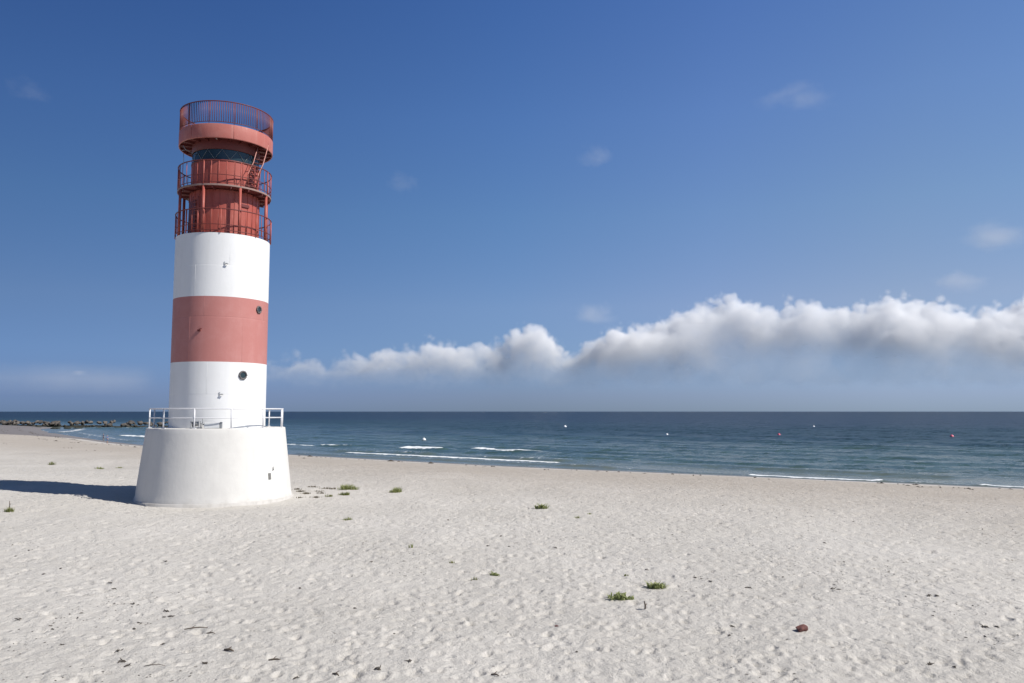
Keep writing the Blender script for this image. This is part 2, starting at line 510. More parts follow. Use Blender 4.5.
def band(name, z0, z1, r0, r1, seams, mat, vseams):
    m = MB().lathe(shaft(z0, z1, r0, r1, seams), 144)
    o = m.build(name, mat, light)
    for az, a, b in vseams:
        ra, rb = r0 + (r1 - r0) * (a - z0) / (z1 - z0), r0 + (r1 - r0) * (b - z0) / (z1 - z0)
        MB().tube([pol(az, ra + .001, a), pol(az, rb + .001, b)], .004, 6).build('weld_seam', mat, o)
    return o
lower_white = band('white_band', 3.66, 7.02, 2.425, 2.42, [5.35], WHITE, [(-62, 3.7, 5.35), (-14, 5.35, 7.0), (52, 3.7, 5.35), (70, 5.35, 7.0)])
mid_red = band('red_band', 7.02, 10.37, 2.42, 2.415, [9.32], FADED, [(-20, 9.32, 10.4), (-38, 7.05, 9.32), (26, 7.05, 9.32), (62, 9.32, 10.4)])
upper_white = band('white_band', 10.37, 13.67, 2.415, 2.41, [12.0], WHITE, [(-33, 10.4, 12.0), (8, 12.0, 13.67), (58, 10.4, 12)])
MB().lathe([(2.41, 13.672), (1.6, 13.68)], 96).build('upper_deck', GREYDECK, light)

RIM = plain('porthole_rim', (.11, .10, .10), .6)
def porthole(az, z, r, rad):
    c = pol(az, rad, z)
    m3 = turn(az)
    ringpts = [c + m3 @ Vector((r * math.cos(t), -.03, r * math.sin(t))) for t in [2 * PI * i / 32 for i in range(32)]]
    o = MB().tube(ringpts, .045, 8, closed=True).build('porthole', RIM, light)
    vs = [c + m3 @ Vector((r * math.cos(t), -.028, r * math.sin(t))) for t in [2 * PI * i / 32 for i in range(32)]]
    MB().add(vs, [tuple(range(32))]).build('pane', GLASS, o)
    for k in range(6):
        t = 2 * PI * k / 6
        MB().tube([c + m3 @ Vector(((r + .03) * math.cos(t), -.03, (r + .03) * math.sin(t))), c + m3 @ Vector(((r + .03) * math.cos(t), -.085, (r + .03) * math.sin(t)))], .015, 6).build('bolt', GALV, o)
    return o
porthole(50, 9.86, .16, 2.417)
porthole(28, 6.36, .19, 2.423)

def bracket_lamp(az, z, rad):
    m3 = turn(az); c = pol(az, rad, z)
    o = MB().tube([c, c + m3 @ Vector((0, -.10, .0)), c + m3 @ Vector((.04, -.12, .02))], .022).box((.05, .03, .14), c + m3 @ Vector((-.04, -.02, .05)), m3).build('wall_bracket', LAMPGREY, light)
    MB().tube([c + m3 @ Vector((.02, -.11, .01)), c + m3 @ Vector((.13, -.11, .01))], [.028, .045], 12).build('lamp', LAMPGREY, o)
bracket_lamp(3, 12.05, 2.41)
bracket_lamp(2, 5.36, 2.423)
MB().tube([pol(-24, 2.40, 8.62), pol(-24, 2.50, 8.65), pol(-21, 2.53, 8.70)], .024).box((.16, .06, .09), pol(-25, 2.44, 8.60), turn(-25)).build('wall_bracket', DARKRED, light)

# lower red room between the decks, its walls ribbed with narrow upright strips
def ribbed(name, r, z0, z1, n, mat, phase=0):
    m = MB().lathe([(r, z0), (r, z1)], 96)
    for k in range(n):
        az = 360 * k / n + phase
        m.box((.035, .03, z1 - z0 - .01), pol(az, r + .008, (z0 + z1) / 2), turn(az))
    return m.build(name, mat, light)
room = ribbed('service_room', 1.79, 13.68, 16.10, 30, RED, 4)
door = MB().box((.78, .05, 1.85), pol(-64, 1.78, 14.66), turn(-64)).build('door', DARKRED, room, .01)
MB().tube([pol(-73, 1.80, 14.6), pol(-73, 1.87, 14.6), pol(-70, 1.87, 14.6)], .015).build('handle', GALV, door)
MB().box((.50, .10, .16), pol(34, 1.80, 15.38), turn(34)).build('junction_box', DARKRED, room, .01)
lantern = ribbed('lantern_room', 1.73, 16.22, 17.72, 26, RED, 2)
MB().lathe([(1.75, 17.66), (1.77, 17.68), (1.77, 17.73), (1.70, 17.75)], 96).build('sill', DARKRED, lantern)
panes = MB().lathe([(1.70, 17.74), (1.70, 18.29)], 72).build('lantern_glazing', GLASS, light)
PALE = plain('pale_bars', (.20, .23, .235), .45)
nb = 14
for k in range(nb):
    a, b = 360 * k / nb + 6, 360 * (k + 1) / nb + 6
    mid = (a + b) / 2
    MB().tube([pol(a, 1.72, 17.75), pol((a + mid) / 2, 1.725, 18.02), pol(mid, 1.72, 18.29)], .013, 6).build('glazing_bar', PALE, panes)
    MB().tube([pol(mid, 1.72, 18.29), pol((b + mid) / 2, 1.725, 18.02), pol(b, 1.72, 17.75)], .013, 6).build('glazing_bar', PALE, panes)
MB().lathe([(1.74, 18.29), (1.76, 18.31), (1.76, 18.86)], 96).build('lantern_collar', DARKRED, light)

# decks and the pillars between them
deck = MB().lathe([(1.72, 16.235), (2.41, 16.235), (2.415, 16.225), (2.415, 16.15), (2.40, 16.14)], 128, smooth=False).build('gallery_deck', GREYDECK, light)
MB().lathe([(2.40, 16.139), (1.72, 16.139)], 96).build('deck_underside', DARKRED, deck)  # dark colour stands in for shade beneath the deck
for k in range(16):
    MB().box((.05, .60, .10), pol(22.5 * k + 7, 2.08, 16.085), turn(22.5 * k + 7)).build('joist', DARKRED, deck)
for k in range(8):
    az = 18.5 + 45 * k
    o = MB().tube([pol(az, 2.34, 13.66), pol(az, 2.34, 16.13)], .072, 12).build('pillar', RED, light)
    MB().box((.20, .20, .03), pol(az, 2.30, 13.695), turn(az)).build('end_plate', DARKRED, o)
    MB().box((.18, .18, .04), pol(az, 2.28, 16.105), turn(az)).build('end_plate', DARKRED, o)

DARKRED2 = paint('railing_red', (.17, .042, .038), (.21, .07, .06), .5, .4, .4, .3)
def gallery_railing(r, z0, z1, nb_, name='gallery_railing', mids=(.5,), gap=None, rb=.018, lowz=.10, npost=8, poff=1., post_r=.03, mat=None):
    mat = mat or RED
    m = MB()
    for k in range(nb_):
        az = 360 * k / nb_ + 1
        if gap and gap[0] < (az + 180) % 360 - 180 < gap[1]: continue
        m.tube([pol(az, r, z0 + lowz), pol(az, r, z1)], rb, 6)
    o = m.build(name, mat, light)
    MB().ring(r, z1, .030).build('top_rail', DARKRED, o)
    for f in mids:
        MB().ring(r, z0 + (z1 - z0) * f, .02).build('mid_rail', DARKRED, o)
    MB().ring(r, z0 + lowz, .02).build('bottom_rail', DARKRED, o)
    for k in range(npost):
        az = poff + 360 * k / npost
        MB().tube([pol(az, r, z0 - .03), pol(az, r, z1)], post_r, 8).build('post', mat, o)
    return o
gallery_railing(2.445, 13.70, 14.92, 44, mids=(.33,), npost=8, poff=41)
gallery_railing(2.40, 16.24, 17.48, 40, mids=(.40,), npost=8, poff=18.5)

# crown: a solid drum with an open deck inside and a close railing above it
DRUMRED = paint('sun_bleached_red', (.40, .125, .10), (.46, .20, .165), .5, .55, .5, .4, rustcol=(.20, .06, .04))
drum = MB().lathe([(2.38, 19.40), (2.40, 19.42), (2.425, 19.42), (2.43, 19.40), (2.43, 18.70), (2.42, 18.665), (2.38, 18.665), (2.37, 18.70), (2.37, 19.40)], 144).build('crown_drum', DRUMRED, light)
MB().lathe([(2.37, 18.80), (1.4, 18.84)], 96).lathe([(2.37, 18.90), (.01, 18.92)], 96).build('soffit', DARKRED, drum)  # shade under the drum is painted in with the dark red
for k in range(20):
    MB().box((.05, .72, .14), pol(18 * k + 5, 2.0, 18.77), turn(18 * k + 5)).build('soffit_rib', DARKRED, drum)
for az in (-46, 8, 62, 116, 170, 224):
    MB().tube([pol(az, 2.431, 18.68), pol(az, 2.431, 19.40)], .012, 6).build('weld_seam', RED, drum)
MB().lathe([(.01, 18.72), (.04, 18.72), (.05, 18.74), (.05, 18.80)], 16, c=tuple(pol(-14, 1.98)[:2])).build('ceiling_lamp', plain('lamp_glass', (.75, .73, .68), .3), drum)
crown = gallery_railing(2.40, 19.42, 20.63, 132, 'crown_railing', mids=(), rb=.020, lowz=.11, npost=12, poff=8, post_r=.015, mat=DARKRED2)

# ladders
def ladder(name, foot_, head_, side, width, n, rung_r, string_r, mat, flat=False):
    foot_, head_ = Vector(foot_), Vector(head_)
    s_ = Vector(side).normalized() * width / 2
    o = MB().tube([foot_ - s_, head_ - s_], string_r, 8).tube([foot_ + s_, head_ + s_], string_r, 8).build(name, mat, light)
    for k in range(n):
        p = foot_.lerp(head_, (k + .7) / n)
        if flat:
            d_ = Vector((0, 0, 1)).cross(s_).normalized()
            rot = Matrix((s_.normalized(), d_, Vector((0, 0, 1)))).transposed()
            MB().box((width, .17, .03), p, rot).build('tread', mat, o)
        else:
            MB().tube([p - s_, p + s_], rung_r, 6).build('rung', mat, o)
    return o
ladder('ladder', pol(-46, 1.98, 13.68), pol(-46, 1.98, 15.7), turn(-46) @ Vector((1, 0, 0)), .40, 9, .016, .022, RED)
WORN = paint('worn_rail', (.50, .22, .18), (.55, .35, .30), .5)
st = ladder('stair', (1.27, -1.58, 16.24), (1.80, -.78, 18.70), (1, .28, 0), .50, 10, .02, .032, DARKRED, True)
for sgn in (-1, 1):
    s_ = Vector((1, .28, 0)).normalized() * .26 * sgn
    a_, b_ = Vector((1.27, -1.58, 16.24)) + s_, Vector((1.80, -.78, 18.70)) + s_
    u_ = Vector((.12, -.62, .35))
    MB().tube([a_ + Vector((0, 0, .05)), a_ + u_ * .8 + Vector((0, 0, .5)), a_.lerp(b_, .5) + u_ * .8, b_ + u_ * .7], .02, 8).tube([a_.lerp(b_, .5), a_.lerp(b_, .5) + u_ * .8], .016, 6).build('handrail', WORN, st)
MB().tube([pol(-66, 1.62, 18.10), pol(-66, 2.25, 18.32), pol(-66, 2.36, 18.48)], .018).tube([pol(-66, 2.2, 18.3), pol(-70, 2.40, 18.22)], .014).build('antenna_arm', GALV, light)
MB().tube([pol(-60, 2.40, 17.45), pol(-60, 2.44, 18.0)], .014).build('aerial', GALV, light)

# gear standing on the base platform
g_ = empty('equipment_box', tuple(light.matrix_basis @ pol(-5, 2.95, 3.664)), R(20.2 - 5))
tag(g_, 'low pale equipment box with dark end cap on the lighthouse platform', 'box')
MB().box((.72, .34, .30), (0, 0, .16)).build('casing', plain('box_paint', (.62, .63, .63), .6), g_, .02)
MB().box((.10, .36, .32), (.42, 0, .16)).build('end_cap', GALV, g_, .02)
MB().tube([(-.36, 0, .2), (-.7, .05, .2), (-.9, .12, .05)], .03).build('conduit', GALV, g_)
g2 = empty('mooring_winch', tuple(light.matrix_basis @ pol(-20, 2.95, 3.664)), R(20.2 - 20))
tag(g2, 'small grey hand winch standing on the lighthouse platform', 'winch')
MB().box((.5, .3, .06), (0, 0, .03)).box((.05, .28, .34), (-.2, 0, .2)).box((.05, .28, .34), (.2, 0, .2)).build('frame', LAMPGREY, g2, .01)
MB().tube([(-.19, 0, .24), (.19, 0, .24)], .11, 16).build('winch_drum', GALV, g2)
MB().tube([(.22, 0, .24), (.32, 0, .24), (.32, 0, .52), (.40, 0, .52)], .018).build('crank', GALV, g2)

# ------------------------------------------------------------------ boulders, buoys, bathers
from mathutils import noise as mn

def boulder_mesh(name, seed, mat, flat=.7, sub=3):
    import bmesh
    bm = bmesh.new()
    bmesh.ops.create_icosphere(bm, subdivisions=sub, radius=.5)
    rnd = random.Random(seed)
    planes = []
    for _ in range(11):
        n_ = Vector((rnd.gauss(0, 1), rnd.gauss(0, 1), rnd.gauss(0, 1))).normalized()
        planes.append((n_, rnd.uniform(.30, .44)))
    off = Vector((seed * 3.1, seed * 1.7, 0))
    for v in bm.verts:
        p = v.co.copy()
        for n_, d_ in planes:
            k = p.dot(n_)
            if k > d_: p -= n_ * (k - d_) * .9
        p *= 1 + .12 * mn.fractal(p * 3 + off, 1.0, 2.0, 4)
        v.co = Vector((p.x, p.y, p.z * flat))
    me = bpy.data.meshes.new(name)
    bm.to_mesh(me); bm.free()
    me.materials.append(mat)
    for p in me.polygons: p.use_smooth = False
    return me

def rock_mat(name, a, b, weed):
    m, nt, p = newmat(name)
    co = N(nt, 'ShaderNodeTexCoord').outputs['Object']
    oi = N(nt, 'ShaderNodeObjectInfo').outputs['Random']
    n1 = noise(nt, co, 4, 7, .65).outputs[0]
    c = mix(nt, n1, a, b)
    c = mix(nt, M(nt, 'MULTIPLY', oi, .9), c, (.045, .04, .037))
    z = N(nt, 'ShaderNodeSeparateXYZ', {0: N(nt, 'ShaderNodeNewGeometry').outputs['Position']}).outputs[2]
    t = M(nt, 'ADD', z, M(nt, 'MULTIPLY', n1, .8))
    c = mix(nt, ramp(nt, t, SEA + 1.5, SEA + .8), c, weed)
    nt.links.new(c, p.inputs['Base Color'])
    p.inputs['Roughness'].default_value = .8
    nt.links.new(N(nt, 'ShaderNodeBump', {'Height': n1, 'Distance': .15, 'Strength': .8}).outputs[0], p.inputs['Normal'])
    return m
ROCK = rock_mat('breakwater_rock', (.21, .18, .15), (.06, .053, .046), (.028, .028, .02))
BW = chaikin([(-520, 470), (-330, 402), (-252, 362), (-196, 322), (-168, 313), (-96, 306)], 2)
acc = np.concatenate([[0], np.cumsum(np.hypot(*np.diff(BW, axis=0).T))])
def along(s):
    return np.array([np.interp(s, acc, BW[:, 0]), np.interp(s, acc, BW[:, 1])])
total = acc[-1]
# the rubble core the boulders lie on
vs, fs = [], []
ns = 150
for i in range(ns):
    s = total * i / (ns - 1)
    p = along(s); t = along(min(s + 1, total)) - along(max(s - 1, 0)); t /= np.hypot(*t) + 1e-9
    n_ = np.array([-t[1], t[0]])
    for u, z in ((-5.5, -3.0), (-3.0, -2.0), (-1.2, -1.0), (1.2, -1.0), (3.0, -2.0), (5.5, -3.0)):
        e = u + random.uniform(-.4, .4)
        vs.append((p[0] + n_[0] * e, p[1] + n_[1] * e, z + random.uniform(-.3, .25)))
for i in range(ns - 1):
    for j in range(5):
        fs.append((i * 6 + j, i * 6 + j + 1, i * 6 + j + 7, i * 6 + j + 6))
fs += [tuple(range(6)), tuple(range((ns - 1) * 6, ns * 6))[::-1]]
bw = MB().add(vs, fs).build('breakwater', ROCK)
tag(bw, 'long low rubble breakwater running out across the bay behind the lighthouse', 'breakwater')
BM = [boulder_mesh('boulder', k, ROCK, .62 + .06 * k) for k in range(6)]
cnt = 0
while cnt < 285:
    s = total * (.57 + .43 * random.random()) if random.random() < .95 else total - random.random() * 3
    p = along(s); t = along(min(s + 1, total)) - along(max(s - 1, 0)); t /= np.hypot(*t) + 1e-9
    n_ = np.array([t[1], -t[0]])                          # towards the bay
    u = random.uniform(-2.0, 5.0)
    z = .12 - max(0, abs(u) - .7) * .46 + random.uniform(-.4, .45)
    o = bpy.data.objects.new('boulder', BM[cnt % 6])
    C.objects.link(o)
    sz = random.uniform(1.0, 2.2)
    o.location = (p[0] + n_[0] * u, p[1] + n_[1] * u, z)
    o.scale = (sz * random.uniform(.8, 1.3), sz * random.uniform(.8, 1.2), sz * random.uniform(.75, 1.1))
    o.rotation_euler = (random.uniform(-.4, .4), random.uniform(-.4, .4), random.uniform(0, 6.3))
    tag(o, 'weathered grey brown boulder piled along the breakwater across the bay', 'boulder', 'boulders of the breakwater')
    cnt += 1
for (x, y), sz, lab in zip([(-172, 290), (-160.5, 281), (-157.5, 283.6), (-153.6, 283.0), (-148.2, 287.5), (-142, 289)], (3.2, 3.6, 2.8, 4.2, 3., 3.4), (
        'flat dark rock alone on the sand at the head of the bay', 'dark weedy rock first in the row at the water edge of the bay head',
        'small dark rock second in the row at the bay head', 'broadest dark rock in the row at the bay head', 'low dark rock next to last in the row at the bay head',
        'dark rock at the seaward end of the row at the bay head')):
    o = bpy.data.objects.new('tidal_rock', BM[int(sz * 10) % 6])
    C.objects.link(o)
    o.location = (x, y, SEA + .12); o.scale = (sz, sz * .7, sz * .35); o.rotation_euler = (0, 0, sz)
    tag(o, lab, 'rock', 'tidal rocks at the bay head')

# buoys
def buoy(x, y, mat, dia, lab, kind):
    o = empty(kind, (x, y, SEA))
    tag(o, lab, 'buoy', 'buoys off the beach')
    r = dia / 2
    MB().lathe([(.01, -r * .8), (r * .7, -r * .55), (r, -.05 * r), (r * .97, .3 * r), (r * .72, .75 * r), (r * .3, 1.0 * r), (.16 * r, 1.12 * r), (.01, 1.14 * r)], 24).build('float', mat, o)
    MB().tube([(0, 0, r * 1.1), (0, 0, r * 1.35)], r * .12, 8).ring(r * .18, r * 1.45, r * .06, 16, 6).build('lifting_eye', GALV, o)
    MB().ring(r * 1.0, 0.06 * r, r * .07, 24, 6).build('rubbing_band', mat, o)
WB = plain('white_buoy', (.80, .80, .80), .35, var=.1)
PB = plain('pink_buoy', (.72, .13, .20), .35, var=.15)
for x, y, m_, d_, lab in (
        (-18.6, 169.4, WB, .85, 'white buoy just beyond the breakers, nearest to the lighthouse'),
        (20.6, 311, WB, 1.25, 'white buoy farther out, second of the white buoys from the lighthouse'),
        (39.7, 205.3, WB, .75, 'white buoy between the second white buoy and the first pink one'),
        (117.2, 311, WB, 1.0, 'small far white buoy between the two pink buoys'),
        (68.4, 205.3, PB, .80, 'pink buoy nearer to the lighthouse, left of the far white buoy'),
        (103.9, 189.3, PB, 1.0, 'larger pink buoy farthest along the shore from the lighthouse')):
    buoy(x, y, m_, d_, lab, 'buoy')

# two bathers wading at the edge of the bay
SKIN = plain('skin', (.42, .28, .21), .6, var=.1)
def skin_mesh(name, verts, edges, radii, mat, parent=None, root=0, sub=2):
    me = bpy.data.meshes.new(name)
    me.from_pydata(verts, edges, [])
    me.materials.append(mat)
    o = bpy.data.objects.new(name, me)
    C.objects.link(o)
    m = o.modifiers.new('skin', 'SKIN')
    m.use_smooth_shade = True
    for k, sv in enumerate(me.skin_vertices[0].data):
        sv.radius = radii[k] if isinstance(radii[k], tuple) else (radii[k], radii[k])
        sv.use_root = k == root
    s = o.modifiers.new('sub', 'SUBSURF'); s.levels = sub; s.render_levels = sub
    if parent: o.parent = parent
    return o

def person(x, y, h, rz, lab, top, shorts_col, arms):
    k = h / 1.75
    V, E_, Rd = [], [], []
    def add(p, r, a=None):
        V.append(tuple(c * k for c in p)); Rd.append(tuple(v * k for v in r) if isinstance(r, tuple) else r * k)
        if a is not None: E_.append((a, len(V) - 1))
        return len(V) - 1
    pel = add((0, 0, .93), (.155, .11))
    wst = add((0, .005, 1.10), (.135, .095), pel)
    chs = add((0, .01, 1.30), (.165, .11), wst)
    shd = add((0, .015, 1.43), (.13, .085), chs)
    nck = add((0, 0, 1.51), .055, shd)
    jaw = add((0, -.02, 1.585), (.066, .078), nck)
    skl = add((0, -.005, 1.67), (.076, .095), jaw)
    add((0, 0, 1.73), (.055, .07), skl)
    add((0, -.125, 1.62), .012, jaw)                      # nose
    for sx in (-1, 1):
        add((.085 * sx, .0, 1.645), .016, skl)            # ears
        hip = add((.09 * sx, 0, .86), .088, pel)
        kn = add((.10 * sx, -.05 + .05 * sx, .49), .058, hip)
        cf = add((.10 * sx, -.02 + .07 * sx, .34), .054, kn)
        an = add((.10 * sx, .0 + .09 * sx, .08), .036, cf)
        hl = add((.10 * sx, -.03 + .09 * sx, .035), .036, an)
        add((.105 * sx, -.17 + .09 * sx, .025), .03, hl)
        sh = add((.185 * sx, .015, 1.40), .058, shd)
        ax, ay, az_ = arms
        el = add((.235 * sx, .03 - ay * .4, 1.13 + az_), .042, sh)
        wr = add((.25 * sx, -.06 - ay, .90 + az_ * 1.5), .028, el)
        pm = add((.255 * sx, -.085 - ay, .83 + az_ * 1.5), (.022, .04), wr)
        for f, (dy, ln) in enumerate(((-.030, .072), (-.010, .082), (.010, .078), (.028, .062))):
            a_ = add((.258 * sx, -.09 - ay + dy, .79 + az_ * 1.5), .0095, pm)
            b_ = add((.250 * sx, -.097 - ay + dy, .79 - ln * .55 + az_ * 1.5), .0085, a_)
            add((.240 * sx, -.10 - ay + dy, .79 - ln + az_ * 1.5), .0075, b_)
        t1 = add((.245 * sx, -.125 - ay, .825 + az_ * 1.5), .011, pm)
        add((.235 * sx, -.145 - ay, .785 + az_ * 1.5), .009, t1)
    o = empty('person', (x, y, 0), rz)
    tag(o, lab, 'person', 'people at the edge of the bay')
    skin_mesh('body', V, E_, Rd, SKIN, o)
    def garment(name, pts, edges, rad, col):
        skin_mesh(name, [tuple(c * k for c in p) for p in pts], edges, [tuple(v * k for v in r) if isinstance(r, tuple) else r * k for r in rad],
                  plain(name + '_cloth', col, .85, var=.2), o)
    garment('shirt', [(0, .005, 1.02), (0, .005, 1.12), (0, .01, 1.30), (0, .015, 1.43), (-.19, .015, 1.39), (.19, .015, 1.39), (-.225, .02, 1.22), (.225, .02, 1.22)],
            [(0, 1), (1, 2), (2, 3), (3, 4), (3, 5), (4, 6), (5, 7)], [(.165, .125), (.155, .115), (.18, .125), (.14, .095), .072, .072, .062, .062], top)
    garment('shorts', [(0, 0, 1.0), (0, 0, .90), (-.095, 0, .84), (.095, 0, .84), (-.105, -.06, .58), (.105, .0, .58)],
            [(0, 1), (1, 2), (1, 3), (2, 4), (3, 5)], [(.155, .115), (.168, .122), .102, .102, .092, .092], shorts_col)
    garment('hair', [(0, .03, 1.60), (0, .02, 1.68), (0, .01, 1.735)], [(0, 1), (1, 2)], [(.078, .075), (.085, .098), (.062, .075)], (.06, .04, .025))
    f = MB()
    for sx in (-1, 1):
        f.lathe([(.001, -.012 * k), (.011 * k, 0), (.001, .012 * k)], 10)
        n0 = len(f.v) - 30
        for q in range(n0, len(f.v)):
            px, py, pz = f.v[q]; f.v[q] = (px + .032 * sx * k, py - .094 * k, pz + 1.655 * k)
    f.build('eyes', BLACK, o)
    return o
pz = lambda x, y: ground_at(x, y)
p1 = person(-86.4, 169.4, 1.38, 2.4, 'bather in dark blue standing in the shallow wash, farther from the lighthouse', (.03, .06, .20), (.02, .03, .10), (0, .05, 0.))
p1.location.z = pz(-86.4, 169.4) - .02
p2 = person(-71.9, 142.4, 1.50, 2.0, 'bather in bright blue clothes on the wet sand, nearer to the lighthouse', (.03, .09, .34), (.05, .10, .30), (0, .10, .04))
p2.location.z = pz(-71.9, 142.4)

# ------------------------------------------------------------------ beach plants
def leaf_mat(name, a, b):
    m, nt, p = newmat(name)
    geo = N(nt, 'ShaderNodeNewGeometry')
    c = mix(nt, geo.outputs['Random Per Island'], a, b)
    nt.links.new(c, p.inputs['Base Color'])
    p.inputs['Roughness'].default_value = .6
    tr = N(nt, 'ShaderNodeBsdfTranslucent', {'Color': c})
    mx = N(nt, 'ShaderNodeMixShader', {0: .4, 1: p.outputs[0], 2: tr.outputs[0]})
    nt.links.new(mx.outputs[0], nt.nodes['Material Output'].inputs['Surface'])
    return m
GREEN = leaf_mat('beach_grass', (.20, .23, .07), (.40, .42, .18))
YGREEN = leaf_mat('pale_grass', (.15, .19, .045), (.26, .25, .09))
LEAFY = leaf_mat('fleshy_leaf', (.20, .24, .08), (.44, .46, .22))
DRYP = leaf_mat('dried_plant', (.20, .165, .10), (.075, .065, .045))

def tuft(name, x, y, w, hgt, nbl, mat, lab, cat, group, leafy=False):
    m = MB()
    rnd = random.Random(int(x * 100) * 7 + int(y * 100))
    lobes = [(rnd.uniform(-.32, .32) * w, rnd.uniform(-.14, .14) * w, rnd.uniform(.5, 1)) for _ in range(6)] + [(0, 0, 1)]
    for _ in range(int(nbl * .7)):
        lx, ly, ls = rnd.choice(lobes)
        bx, by = lx + rnd.gauss(0, .10) * w, ly + rnd.gauss(0, .08) * w
        if abs(bx) > w * .5: continue
        a = rnd.uniform(0, 2 * PI)
        L = .85 * hgt * ls * rnd.uniform(.45, 1.05)
        lean = rnd.uniform(.1, 1.1)
        wd = (.016 if leafy else .009) * rnd.uniform(.7, 1.3) * (1 + .4 * w)
        d_ = Vector((math.cos(a), math.sin(a), 0)); s_ = Vector((-math.sin(a), math.cos(a), 0))
        z0 = -.04
        pts = [Vector((bx, by, z0)), Vector((bx, by, 0)) + d_ * lean * L * .4 + Vector((0, 0, L * .6)), Vector((bx, by, 0)) + d_ * lean * L + Vector((0, 0, L * (.95 if not leafy else .8)))]
        if leafy:
            pts.append(pts[2] + d_ * L * .35 - Vector((0, 0, L * .1)))
        vs = []
        for i, p in enumerate(pts):
            ww = wd * (.7, 1.0, .8, .1)[i] if leafy else wd * (1, .8, .08)[i]
            vs += [p - s_ * ww, p + s_ * ww]
        m.add(vs, [(2 * i, 2 * i + 1, 2 * i + 3, 2 * i + 2) for i in range(len(pts) - 1)])
    o = m.build(name, mat)
    o.location = (x, y, ground_at(x, y))
    tag(o, lab, cat, group)
    return o
GT = 'green tufts growing on the sand'
for x, y, w_, h_, nb_, m_, lf, lab in (
        (-9.38, 46.38, 1.30, .48, 420, GREEN, 0, 'broadest bushy green grass tuft, in the cluster beside the lighthouse base'),
        (-6.36, 44.96, 1.05, .42, 330, GREEN, 0, 'dense dark green tuft alone just past the cluster beside the lighthouse'),
        (-9.09, 43.63, .85, .24, 240, YGREEN, 0, 'low yellow green tuft directly in front of the broadest tuft'),
        (-9.75, 42.9, .50, .16, 110, YGREEN, 0, 'small yellowish tuft between the low yellow green tuft and the lighthouse'),
        (-6.90, 33.97, .46, .24, 110, GREEN, 0, 'small green tuft by itself in front of the cluster beside the lighthouse'),
        (1.39, 37.42, .72, .34, 180, LEAFY, 1, 'dark green plant at mid beach, straight inland from the end of the long breaker'),
        (-3.31, 26.84, .22, .20, 40, GREEN, 0, 'tiny upright sprig halfway between the lonely small tuft and the paired sprigs'),
        (-1.80, 24.38, .22, .15, 34, YGREEN, 0, 'tiny sprig just behind the paired sprigs on the trampled sand'),
        (-1.01, 22.21, .22, .13, 30, YGREEN, 0, 'smaller sprig of the pair, the one toward the lighthouse'),
        (-.48, 22.75, .40, .14, 60, LEAFY, 1, 'wider sprig of the pair on open sand'),
        (2.65, 19.65, .70, .20, 170, LEAFY, 1, 'nearest plant, a low leafy mat on bright trampled sand'),
        (3.71, 20.96, .60, .24, 160, LEAFY, 1, 'leafy green plant just behind the nearest leafy mat'),
        (3.18, 22.47, .20, .10, 26, YGREEN, 0, 'tiny pale sprig behind the two leafy plants'),
        (2.76, 34.29, .26, .12, 36, GREEN, 0, 'left of two tiny dark sprigs near the mid beach plant'),
        (3.42, 35.44, .30, .13, 40, GREEN, 0, 'right of two tiny dark sprigs near the mid beach plant'),
        (-38.84, 67.87, .75, .40, 120, YGREEN, 0, 'yellow green tuft beyond the tower shadow, nearest the frame edge'),
        (-32.53, 63.17, 1.0, .26, 120, GREEN, 0, 'dark low tuft beyond the tower shadow, middle one of three'),
        (-31.4, 64.28, .70, .24, 100, GREEN, 0, 'green tuft beyond the tower shadow, closest to the lighthouse'),
        (-22.17, 35.61, .72, .30, 150, YGREEN, 0, 'pale green tuft on the near side of the tower shadow')):
    tuft('beach_plant' if lf else 'grass_tuft', x, y, w_, h_, nb_, m_, lab, 'plant' if lf else 'grass tuft', GT, bool(lf))
for x, y, w_ in [(-12.31, 46.38, .45), (-11.95, 48.21, .65), (-11.28, 44.15, .65), (-10.89, 45.24, .55), (-10.7, 46.97, .85), (-11.2, 42.61, .4), (-10.36, 42.61, .45), (-10.5, 44.4, .4), (-11.9, 45.3, .5)]:
    tuft('dried_plant', x, y, w_ * 1.5, .14, int(200 * w_), DRYP, 'withered brown plant clump on the sand beside the lighthouse base', 'dried plant', 'withered plants beside the lighthouse')

